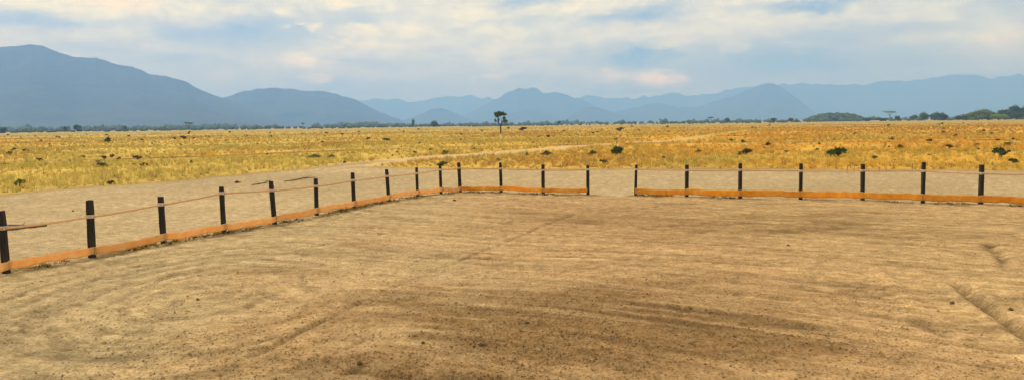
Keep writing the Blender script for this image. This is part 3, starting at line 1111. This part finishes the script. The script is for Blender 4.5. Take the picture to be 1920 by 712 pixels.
# thin stakes standing at the far edge of the bare strip
def stake(px, y0, y1, label):
    b = G(px, y1)
    h_ = (y1 - y0) * b.length / F_PX
    bm = bmesh.new()
    tube(bm, [(0, 0, -.05), (.01, 0, h_ * .5), (-.01, 0, h_)], [.016, .015, .011], 6)
    o = obj('stake', bm_mesh('stake', bm, True), M['deadwood'])
    o.location = (b.x, b.y, hz(b.x, b.y))
    tag(o, label, 'stake', 'thin stakes along the far road edge')
stake(1588, 309, 325, 'thin wooden stake, tallest, between the fourth and fifth posts right of the gap')
stake(1601, 308, 323, 'thin wooden stake beside the tallest stake')
stake(1648, 314, 322, 'short thin stake right of the fifth post past the gap')
stake(1661, 314, 322, 'short thin stake, second right of the fifth post past the gap')
stake(1710, 309, 321, 'thin stake left of the sixth post past the gap')

# ------------------------------------------------------------------ bushes
B = [
    (1156, 291, 30, 20, 'leaf_dark', 5, 'dark green bush with one tall shoot in the middle grassland'),
    (1109, 294, 20, 14, 'leaf_dark', 0, 'dark green bush left of the bush with the tall shoot'),
    (1569, 296, 34, 20, 'leaf_dark', 1, 'broad dark green bush above the post tops, largest on the right'),
    (1876, 297, 22, 22, 'leaf_dark', 3, 'upright dark green bush near the right edge'),
    (1025, 292, 28, 10, 'leaf_mid', 2, 'low spreading green bush below and right of the lone tree'),
    (988, 293, 14, 7, 'leaf_mid', 4, 'small low bush left of the low spreading bush'),
    (834, 290, 18, 9, 'leaf_dark', 2, 'dark bush at the bend of the road'),
    (829, 312, 24, 11, 'leaf_mid', 0, 'green bush just behind the post next to the corner'),
    (590, 297, 34, 8, 'leaf_dark', 4, 'low dark bush beside the road left of the fence corner'),
    (622, 297, 20, 7, 'leaf_mid', 2, 'low green bush right of the low dark roadside bush'),
    (646, 307, 10, 5, 'leaf_brown', 4, 'tiny brown bush on the road edge'),
    (258, 300, 16, 9, 'leaf_brown', 1, 'brown bush on the faint trail at left'),
    (270, 313, 18, 8, 'leaf_brown', 4, 'brown low bush below the faint trail at left'),
    (207, 346, 16, 8, 'leaf_dark', 0, 'dark green bush at the road edge behind the left fence'),
    (38, 350, 20, 15, 'leaf_mid', 3, 'olive green bush at the left edge beside the road'),
    (192, 315, 18, 10, 'leaf_mid', 1, 'olive bush in yellow grass above the left fence'),
    (1398, 291, 26, 14, 'leaf_brown', 0, 'brown bush in the grass above the third post right of the gap'),
    (1132, 308, 18, 10, 'leaf_mid', 1, 'olive bush just beyond the gap in the fence'),
    (1640, 300, 14, 8, 'leaf_mid', 3, 'small green bush right of the broad dark bush'),
    (1901, 307, 18, 9, 'leaf_mid', 0, 'low olive bush below the upright bush near the right edge'),
    (1888, 276, 10, 8, 'leaf_dark', 1, 'small dark bush above the upright bush near the right edge'),
    (1780, 280, 12, 9, 'leaf_brown', 3, 'thin brown bush left of the upright bush'),
    (1687, 281, 14, 11, 'leaf_brown', 5, 'curled brown bush in the golden grass on the right'),
    (1440, 274, 14, 7, 'leaf_brown', 2, 'low brown bush on the trail right of centre'),
    (1310, 289, 14, 9, 'leaf_mid', 3, 'olive bush right of the bush with the tall shoot'),
    (980, 245, 18, 9, 'leaf_brown', 0, 'brown bush standing right of the lone tree'),
    (1162, 246, 16, 9, 'leaf_mid', 1, 'olive bush on the far plain right of the lone tree'),
    (203, 268, 14, 13, 'leaf_mid', 5, 'tall narrow bush on the far plain at left'),
    (345, 262, 12, 10, 'leaf_brown', 3, 'brown bush below the umbrella tree at left'),
    (445, 342, 12, 5, 'leaf_brown', 4, 'small brown tuft bush on the road edge above the left fence'),
    (690, 262, 10, 6, 'leaf_mid', 0, 'tiny olive bush far left of the lone tree'),
    (725, 265, 16, 8, 'leaf_mid', 1, 'olive bush, wider of two left of the lone tree'),
]
for b in B:
    place_bush(*b)
# dots of shrub over the far plain
far_groups = [('small dark shrub dotted over the far plain', 'leaf_mid'), ('small brown shrub dotted over the far plain', 'leaf_brown')]
k = 0
tries = 0
while k < 170 and tries < 4000:
    tries += 1
    px = random.uniform(-60, 1980)
    hy = 233 - (px - 960) * 0.0131
    py = hy + 9 + (random.random() ** 1.7) * 62
    p = G(px, py)
    if float(pl_dist(np.array([p.x]), np.array([p.y]), ROAD)[0][0]) < 4:
        continue
    s = random.uniform(4, 9.5) * (0.55 + (py - hy) / 90)
    lab, mt = far_groups[0] if random.random() < .5 else far_groups[1]
    where = ('left of the lone tree' if px < 900 else 'beyond the gap in the fence' if px < 1300 else 'right of the gap')
    depth = 'far off near the tree line' if py - hy < 22 else 'in the nearer grass'
    lab = f'small {"dark" if mt == "leaf_mid" else "brown"} shrub {depth}, {where}'
    place_bush(px, py, s, s * random.uniform(.5, .85), mt, random.randrange(5), lab, lab.replace('small', 'scattered').replace('shrub', 'shrubs'), 'shrub', 'shrub')
    k += 1

# ------------------------------------------------------------------ trees
def lone_tree():
    p = G(938.5, 250)
    k = p.length / F_PX          # metres for one pixel of the photograph there
    e = empty('lone_tree', (p.x, p.y, hz(p.x, p.y)))
    tag(e, 'lone tall tree with open crown standing in the middle of the plain', 'tree')
    def q(x, y, d=0):            # from the enlarged photograph: metres right of and above the foot
        return ((x - 460) / 11.86 * k, d * k, (620 - y) / 11.86 * k)
    bm = bmesh.new()
    tube(bm, [q(462, 650), q(466, 540), q(462, 450)], [.27, .21, .18], 8)
    limbs = [((460, 460), (425, 390), (405, 300), (400, 235), 0), ((465, 455), (490, 380), (480, 300), (455, 215), 1),
             ((425, 390), (370, 340), (345, 310), (350, 200), -2), ((490, 370), (540, 300), (545, 240), (545, 195), 2),
             ((470, 450), (540, 420), (585, 385), (610, 360), -1), ((480, 420), (520, 370), (560, 345), (575, 335), 3), ((425, 400), (400, 330), (420, 250), (425, 160), 2)]
    for a, b, c, d, s in limbs:
        tube(bm, [q(*a), q(*b, s * .5), q(*c, s), q(*d, s * 1.4)], [.12, .09, .065, .03], 6)
    obj('trunk', bm_mesh('lone_tree_trunk', bm, True), M['bark'], e)
    cl = [(425, 165, 62, 44, 0, 1.5), (365, 190, 42, 46, -2, 1.0), (455, 205, 55, 28, 1, 1.0), (545, 195, 62, 28, 2, 1.4), (510, 160, 34, 28, 1, .6), (395, 240, 36, 26, 0, .6),
          (575, 340, 54, 36, 2, .75), (350, 330, 28, 30, -2, .35), (545, 280, 40, 34, 1, .5), (600, 420, 60, 12, 1, .2), (420, 310, 26, 40, 1, .25)]
    clumps = [(*q(x, y, s), rx / 11.86 * k, rx / 11.86 * k, ry / 11.86 * k, w) for x, y, rx, ry, s, w in cl]
    v, f = leaf_cloud(clumps, 3600, .15, 42)
    obj('crown', np_mesh('lone_tree_crown', v, f), M['leaf_dark'], e)
lone_tree()

T_ROUND = [tree_meshes('round_tree', 10, 9, .18, 400 + i, 2400, .45, 9) for i in range(3)]
T_BUSHY = [tree_meshes('bushy_tree', 10, 12, .08, 420 + i, 3000, .50, 11, 'bushy') for i in range(3)]
T_UMB = [tree_meshes('umbrella_tree', 10, 9, .45, 440 + i, 700, .32, 7, 'umbrella') for i in range(2)]

def far_tree(px, hpx, wpx, kind, mat, label, dist=1000, name='savanna_tree', group=None):
    p = at_dist(px, dist)
    k = dist / F_PX
    ms = {'round': T_ROUND, 'bushy': T_BUSHY, 'umb': T_UMB}[kind]
    i = random.randrange(len(ms))
    h_ = hpx * k
    wbase = {'round': 9, 'bushy': 12, 'umb': 9}[kind]
    s = h_ / 10
    place_tree(ms[i], M[mat], (p.x, p.y, hz(p.x, p.y) - .1), random.uniform(0, 6.28), s, label, group=group, name=name, sx=(wpx * k) / (wbase * s))

FT = [
    (1833, 18, 36, 'bushy', 'leaf_light', 'light green rounded tree, largest pale one at far right', 960),
    (1871, 12, 24, 'bushy', 'leaf_light', 'small yellow green rounded tree before dark trees at far right', 940),
    (1852, 17, 26, 'bushy', 'leaf_mid', 'mid green tree between the two pale rounded trees', 1000),
    (1884, 20, 26, 'bushy', 'leaf_dark', 'dark green tree behind the small yellow green tree', 1040),
    (1902, 23, 20, 'round', 'leaf_dark', 'tallest dark tree with domed crown at far right', 1050),
    (1923, 21, 18, 'bushy', 'leaf_dark', 'very dark tree cut by the right edge', 1050),
    (1905, 13, 22, 'bushy', 'leaf_mid', 'mid green tree under the tallest domed tree', 990),
    (1811, 12, 14, 'bushy', 'leaf_mid', 'small tree left of the largest pale green tree', 1020),
    (1796, 8, 14, 'bushy', 'leaf_dark', 'low dark tree, second left of the largest pale green tree', 1050),
    (1768, 13, 14, 'bushy', 'leaf_mid', 'grey green tree, rightmost of three evenly tall ones', 1150),
    (1752, 14, 18, 'bushy', 'leaf_mid', 'grey green tree, middle of three evenly tall ones', 1150),
    (1733, 14, 15, 'bushy', 'leaf_dark', 'dark tree, leftmost of three evenly tall ones', 1150),
    (1712, 10, 14, 'bushy', 'leaf_mid', 'low tree just left of the three evenly tall ones', 1150),
    (1682, 11, 10, 'bushy', 'leaf_dark', 'small very dark round tree beside the umbrella tree', 1000),
    (1668, 16, 20, 'umb', 'leaf_mid', 'slender umbrella tree with thin flat top at right', 2200),
    (1650, 7, 26, 'bushy', 'leaf_dark', 'low dark tree right of the wooded hillock', 1150),
    (1628, 7, 22, 'bushy', 'leaf_dark', 'low dark tree touching the wooded hillock on its right', 1200),
    (1332, 12, 12, 'umb', 'leaf_dark', 'small flat topped tree, taller of two near the peaked ridge', 1200),
    (1364, 10, 10, 'round', 'leaf_dark', 'small dark tree, second near the peaked ridge', 1200),
    (1450, 8, 12, 'round', 'leaf_dark', 'small dark tree below the peak', 1200),
    (1482, 8, 10, 'round', 'leaf_mid', 'small olive tree left of the wooded hillock', 1200),
    (1238, 9, 6, 'umb', 'leaf_dark', 'thin tree far right of the lone tree', 1200),
    (355, 16, 14, 'umb', 'leaf_dark', 'dark umbrella tree standing above the left tree line', 850),
    (145, 13, 12, 'round', 'leaf_dark', 'dark round tree above the tree line at far left', 900),
    (122, 11, 6, 'round', 'leaf_mid', 'slim tree left of the dark round tree at far left', 900),
    (235, 11, 7, 'round', 'leaf_mid', 'slim tree between dark round tree and umbrella tree', 900),
    (775, 16, 6, 'round', 'leaf_dark', 'slim upright tree left of the lone tree', 1000),
    (815, 13, 17, 'bushy', 'leaf_dark', 'dark broad tree between the slim tree and the lone tree', 1000),
    (1048, 9, 8, 'round', 'leaf_dark', 'small dark tree before the low hill', 1100),
    (568, 12, 8, 'umb', 'leaf_mid', 'thin flat tree below the rounded mountain', 1100),
    (5, 12, 16, 'bushy', 'leaf_dark', 'dark tree at the left edge of the tree line', 1000),
]
for t in FT:
    far_tree(*t)

# far wood along the foot of the mountains: one mass
def lump_mesh(items, seed, name):
    r = np.random.default_rng(seed)
    bm = bmesh.new()
    bmesh.ops.create_icosphere(bm, subdivisions=2, radius=1.0)
    bv = np.array([v.co[:] for v in bm.verts])
    bf = np.array([[v.index for v in f.verts] for f in bm.faces])
    bm.free()
    VV, FF, o = [], [], 0
    for x, y, z, w, h_ in items:
        k = 1 + r.uniform(-.28, .28, (len(bv), 1))
        v = bv * k * np.array([w / 2, w / 2, h_ / 2]) + np.array([x, y, z + h_ / 2 - .1 * h_])
        VV.append(v)
        FF.append(bf + o)
        o += len(bv)
    return np_mesh(name, np.vstack(VV), np.vstack(FF))

def wood_material(name, dark, light):
    m, nt, b = new_mat(name)
    n = tex_noise(nt, .55, 4, .7)
    nt.links.new(ramp(nt, n.outputs['Fac'], [(0.35, dark), (0.65, light)]), b.inputs['Base Color'])
    bump(nt, b, n.outputs['Fac'], 1.0, 1.2)
    return m
M['wood'] = wood_material('far_wood', (0.045, 0.068, 0.026), (0.12, 0.15, 0.055))

def far_wood():
    items = []
    r = random.Random(5)
    for dist, hmin, hmax, step in ((1000, 1.8, 3.4, 9), (1250, 3, 5.5, 9), (1700, 5, 9, 11), (2400, 9, 15, 14)):
        a = -46.0
        while a < 46:
            rad = math.radians(a)
            px = 960 + F_PX * math.tan(rad)
            x, y = dist * math.sin(rad), dist * math.cos(rad)
            nz = float(fbm(np.array([x * .006]), np.array([dist * 1.0]), 3, 601)[0])
            left = 1.0 if px < 760 else r.choice((.4, .5, .6, .8))
            gap = .34 if px < 800 else .36
            if nz > gap and not (px > 1500 and dist < 1100):
                h_ = (hmin + (hmax - hmin) * r.random()) * (.6 + .9 * nz) * left
                w = h_ * r.uniform(1.1, 2.0)
                yy = r.uniform(-25, 25)
                items.append((x, y + yy, 0, w, h_))
                if r.random() < .5:
                    items.append((x + w * .3, y + yy + 3, 0, w * .6, h_ * 1.2))
            a += math.degrees(step * r.uniform(.5, 1.1) * (1 if px < 760 else .6) / dist)
    o = obj('distant_wood', lump_mesh(items, 6, 'distant_wood'), M['wood'])
    tag(o, 'dark green belt of woodland along the foot of the mountains', 'woodland', kind='stuff')
far_wood()

def hillock():
    """low wooded dome on the right"""
    c = at_dist(1566, 1500)
    k = 1500 / F_PX
    W_, H_ = 52 * k, 11 * k
    n = 24
    V, F_ = [], []
    for i in range(n + 1):
        for j in range(n + 1):
            x, y = (i / n * 2 - 1), (j / n * 2 - 1)
            r2 = math.hypot(x, y)
            V.append((x * W_, y * W_ * .7, H_ * max(0, 1 - r2 ** 2.4) - .6 * (r2 > .98)))
    for i in range(n):
        for j in range(n):
            a = i * (n + 1) + j
            F_.append((a, a + n + 1, a + n + 2, a + 1))
    o = obj('hillock', np_mesh('hillock', V, F_, True), M['forest_hill'])
    o.location = c
    tag(o, 'low domed hillock under trees on the right', 'hill', kind='structure')
    r = random.Random(9)
    items = []
    for _ in range(420):
        x, y = r.uniform(-1, 1), r.uniform(-1, 1)
        r2 = math.hypot(x, y)
        if r2 > 1:
            continue
        h_ = r.uniform(3.5, 6.5)
        items.append((c.x + x * W_, c.y + y * W_ * .7, H_ * max(0, 1 - r2 ** 2.4) - .8, h_ * r.uniform(1.1, 1.6), h_))
    w = obj('hillock_wood', lump_mesh(items, 8, 'hillock_wood'), M['wood'])
    tag(w, 'dense dark green trees covering the low hillock', 'woodland', kind='stuff')
hillock()

# ------------------------------------------------------------------ dry grass and soil crumbs
def dry_grass():
    VV, FF, CC = [], [], []
    off = 0
    specs = [(38, 75, 3.4, 12, .030, .34), (75, 140, 1.5, 11, .050, .38), (140, 300, .36, 9, .10, .44), (300, 700, .06, 8, .20, .40)]
    r = np.random.default_rng(77)
    half = math.radians(47)
    for r0, r1, dens, blades, bw, bh in specs:
        n = int((r1 * r1 - r0 * r0) * half * dens)
        rr = np.sqrt(r.random(n) * (r1 * r1 - r0 * r0) + r0 * r0)
        aa = (r.random(n) * 2 - 1) * half
        x, y = rr * np.sin(aa), rr * np.cos(aa)
        bare = inside(x, y, BARE)
        dg = np.minimum(pl_dist(x, y, gl)[0], pl_dist(x, y, gr)[0]) * np.where(bare, -1, 1)
        rag = (fbm(x * .6, y * .6, 4, 291) - .5) * 2.4
        dr = pl_dist(x, y, ROAD)[0]
        tl = np.minimum(pl_dist(x, y, TRAIL_L)[0] - 1.5, pl_dist(x, y, TRAIL_R)[0] - 1.7)
        keep = (dg + rag > 0.15) & (dr > 1.7 - .9 * sstep(rr, 95, 170) + .8 * r.random(n)) & ((tl > .4) | (r.random(n) < .08))
        patch = fbm(x * .09, y * .09, 4, 311)
        keep &= r.random(n) < (.35 + 1.3 * sstep(patch, .3, .62))
        x, y, rr, patch = x[keep], y[keep], rr[keep], patch[keep]
        n = len(x)
        z = height(x, y)
        edge = sstep((dg + rag)[keep], 0, 3)
        hh = bh * (.5 + .8 * r.random(n)) * (1 - .7 * sstep(rr, 350, 700)) * (.55 + .45 * edge) * (.7 + .6 * patch)
        # colour of each tuft
        gx = sstep(x / np.maximum(y, 1), -.25, .35)[:, None]
        c = np.array((.54, .42, .108)) * (1 - gx) + np.array((.62, .39, .062)) * gx
        t2 = fbm(x * .05, y * .05, 4, 321)[:, None]
        ol = sstep(t2, .47, .60) * .7
        c = c * (1 - ol) + np.array((.50, .40, .09)) * ol
        orr = sstep(fbm(x * .035, y * .035, 4, 331), .46, .58)[:, None] * .7
        c = c * (1 - orr) + np.array((.66, .34, .05)) * orr
        fr = sstep(rr, 200, 650)[:, None] * .75
        c = c * (1 - fr) + np.array((.41, .33, .11)) * fr
        st = sstep(fbm(x * .03, y * .008 + x * .004, 4, 351), .48, .58)[:, None] * .65
        c = c * (1 - st) + np.array((.42, .235, .06)) * st
        odd = r.random(n)
        c = np.where((odd < .13)[:, None], np.array((.30, .28, .075)), c)
        c = np.where((odd > .90)[:, None], np.array((.33, .19, .065)), c)
        c = c * (.86 + .26 * r.random((n, 1)))
        # blades
        b = blades
        ang = r.random((n, b)) * 2 * np.pi
        spread = hh[:, None] * (.15 + .75 * r.random((n, b)))
        hb = hh[:, None] * (.55 + .45 * r.random((n, b)))
        bx = x[:, None] + np.cos(ang) * spread * .35
        by = y[:, None] + np.sin(ang) * spread * .35
        tx = x[:, None] + np.cos(ang) * spread
        ty = y[:, None] + np.sin(ang) * spread
        wa = r.random((n, b)) * np.pi
        wx, wy = np.cos(wa) * bw * .5, np.sin(wa) * bw * .5
        zb = z[:, None] - .03
        P = np.stack([np.stack([bx - wx, by - wy, zb + 0 * bx], -1), np.stack([bx + wx, by + wy, zb + 0 * bx], -1), np.stack([tx, ty, z[:, None] + hb], -1)], 2)
        P = P.reshape(-1, 3)
        cc = np.repeat(c, b * 3, axis=0)
        VV.append(P)
        CC.append(cc)
        FF.append(np.arange(len(P)).reshape(-1, 3) + off)
        off += len(P)
    me = np_mesh('dry_grass', np.vstack(VV), np.vstack(FF), False, np.clip(np.vstack(CC), 0, .8))
    o = obj('dry_grass', me, M['grass'])
    tag(o, 'yellow dry grass covering the plain beyond the bare ground', 'grass', kind='stuff')
    print('grass tris', off // 3)
dry_grass()

def fence_weeds():
    """dry weeds and litter caught under the lower bands"""
    r = np.random.default_rng(88)
    VV, CC = [], []
    pts = []
    for line in (fence_a, fence_b):
        for a, b in zip(line, line[1:]):
            for _ in range(int((b - a).length * 46)):
                p = a.lerp(b, r.random())
                pts.append((p.x + r.normal() * .10, p.y + r.normal() * .12 - .10))
    pts = np.array(pts)
    pts = pts[fbm(pts[:, 0] * .9, pts[:, 1] * .9, 3, 341) > .46]
    zz = height(pts[:, 0], pts[:, 1])
    for (x, y), z in zip(pts, zz):
        h_ = .03 + .10 * r.random()
        c = np.array((.30, .20, .055)) * (.5 + r.random()) if r.random() < .6 else np.array((.06, .045, .02))
        for _k in range(5):
            an = r.random() * 6.28
            q = h_ * (.4 + r.random())
            VV += [(x - .01, y, z - .01), (x + .012, y + .006, z - .01), (x + math.cos(an) * q, y + math.sin(an) * q, z + h_ * r.random())]
            CC += [c, c, c]
    me = np_mesh('fence_weeds', np.array(VV), np.arange(len(VV)).reshape(-1, 3), False, np.array(CC))
    tag(obj('fence_weeds', me, M['grass']), 'dry weeds and litter caught along the foot of the fence', 'weeds', kind='stuff')
fence_weeds()

def crumbs():
    """loose soil crumbs on the worked arena"""
    r = np.random.default_rng(99)
    n = 80000
    a = (r.random(n) * 2 - 1) * math.radians(42)
    d = F_PX * CAM_H / (r.random(n) ** .75 * 480 + 150)
    x, y = d * np.sin(a), d * np.cos(a)
    _, moist, dark, pale, drag, fb = arena_relief(x, y)
    clus = sstep(fbm(x * 0.9, y * 0.9, 4, 361, .6), .44, .62)
    keep = inside(x, y, ARENA) & (r.random(n) < .05 + .55 * clus + .5 * moist)
    x, y = x[keep], y[keep]
    n = len(x)
    z = height(x, y)
    s = .006 + .017 * r.random(n) ** 2.8
    base = np.array([(1, 0, 0), (-.5, .87, 0), (-.5, -.87, 0), (.1, 0, 1.0), (.3, .6, .7), (-.6, -.1, .6)])
    fc = np.array([(0, 4, 3), (1, 3, 4), (1, 5, 3), (2, 3, 5), (0, 3, 2), (0, 1, 4), (1, 2, 5)])
    th = r.random(n) * 6.28
    k = 1 + .35 * r.normal(size=(n, 6, 1))
    bx = base[None] * k
    X = bx[..., 0] * np.cos(th)[:, None] - bx[..., 1] * np.sin(th)[:, None]
    Y = bx[..., 0] * np.sin(th)[:, None] + bx[..., 1] * np.cos(th)[:, None]
    P = np.stack([x[:, None] + X * s[:, None], y[:, None] + Y * s[:, None], z[:, None] + bx[..., 2] * s[:, None] * .9 - s[:, None] * .12], -1).reshape(-1, 3)
    Fc = (fc[None] + (np.arange(n) * 6)[:, None, None]).reshape(-1, 3)
    c = ground_colour(x, y)[0] * (.6 + .55 * r.random((n, 1)))
    me = np_mesh('soil_crumbs', P, Fc, False, np.repeat(c, 6, axis=0))
    tag(obj('soil_crumbs', me, M['crumb']), 'loose brown soil crumbs strewn over the arena', 'soil', kind='stuff')
crumbs()
print('TRIS', sum(sum(len(p.vertices) - 2 for p in o.data.polygons) for o in col.objects if o.type == 'MESH' and len(o.data.polygons) > 3000))
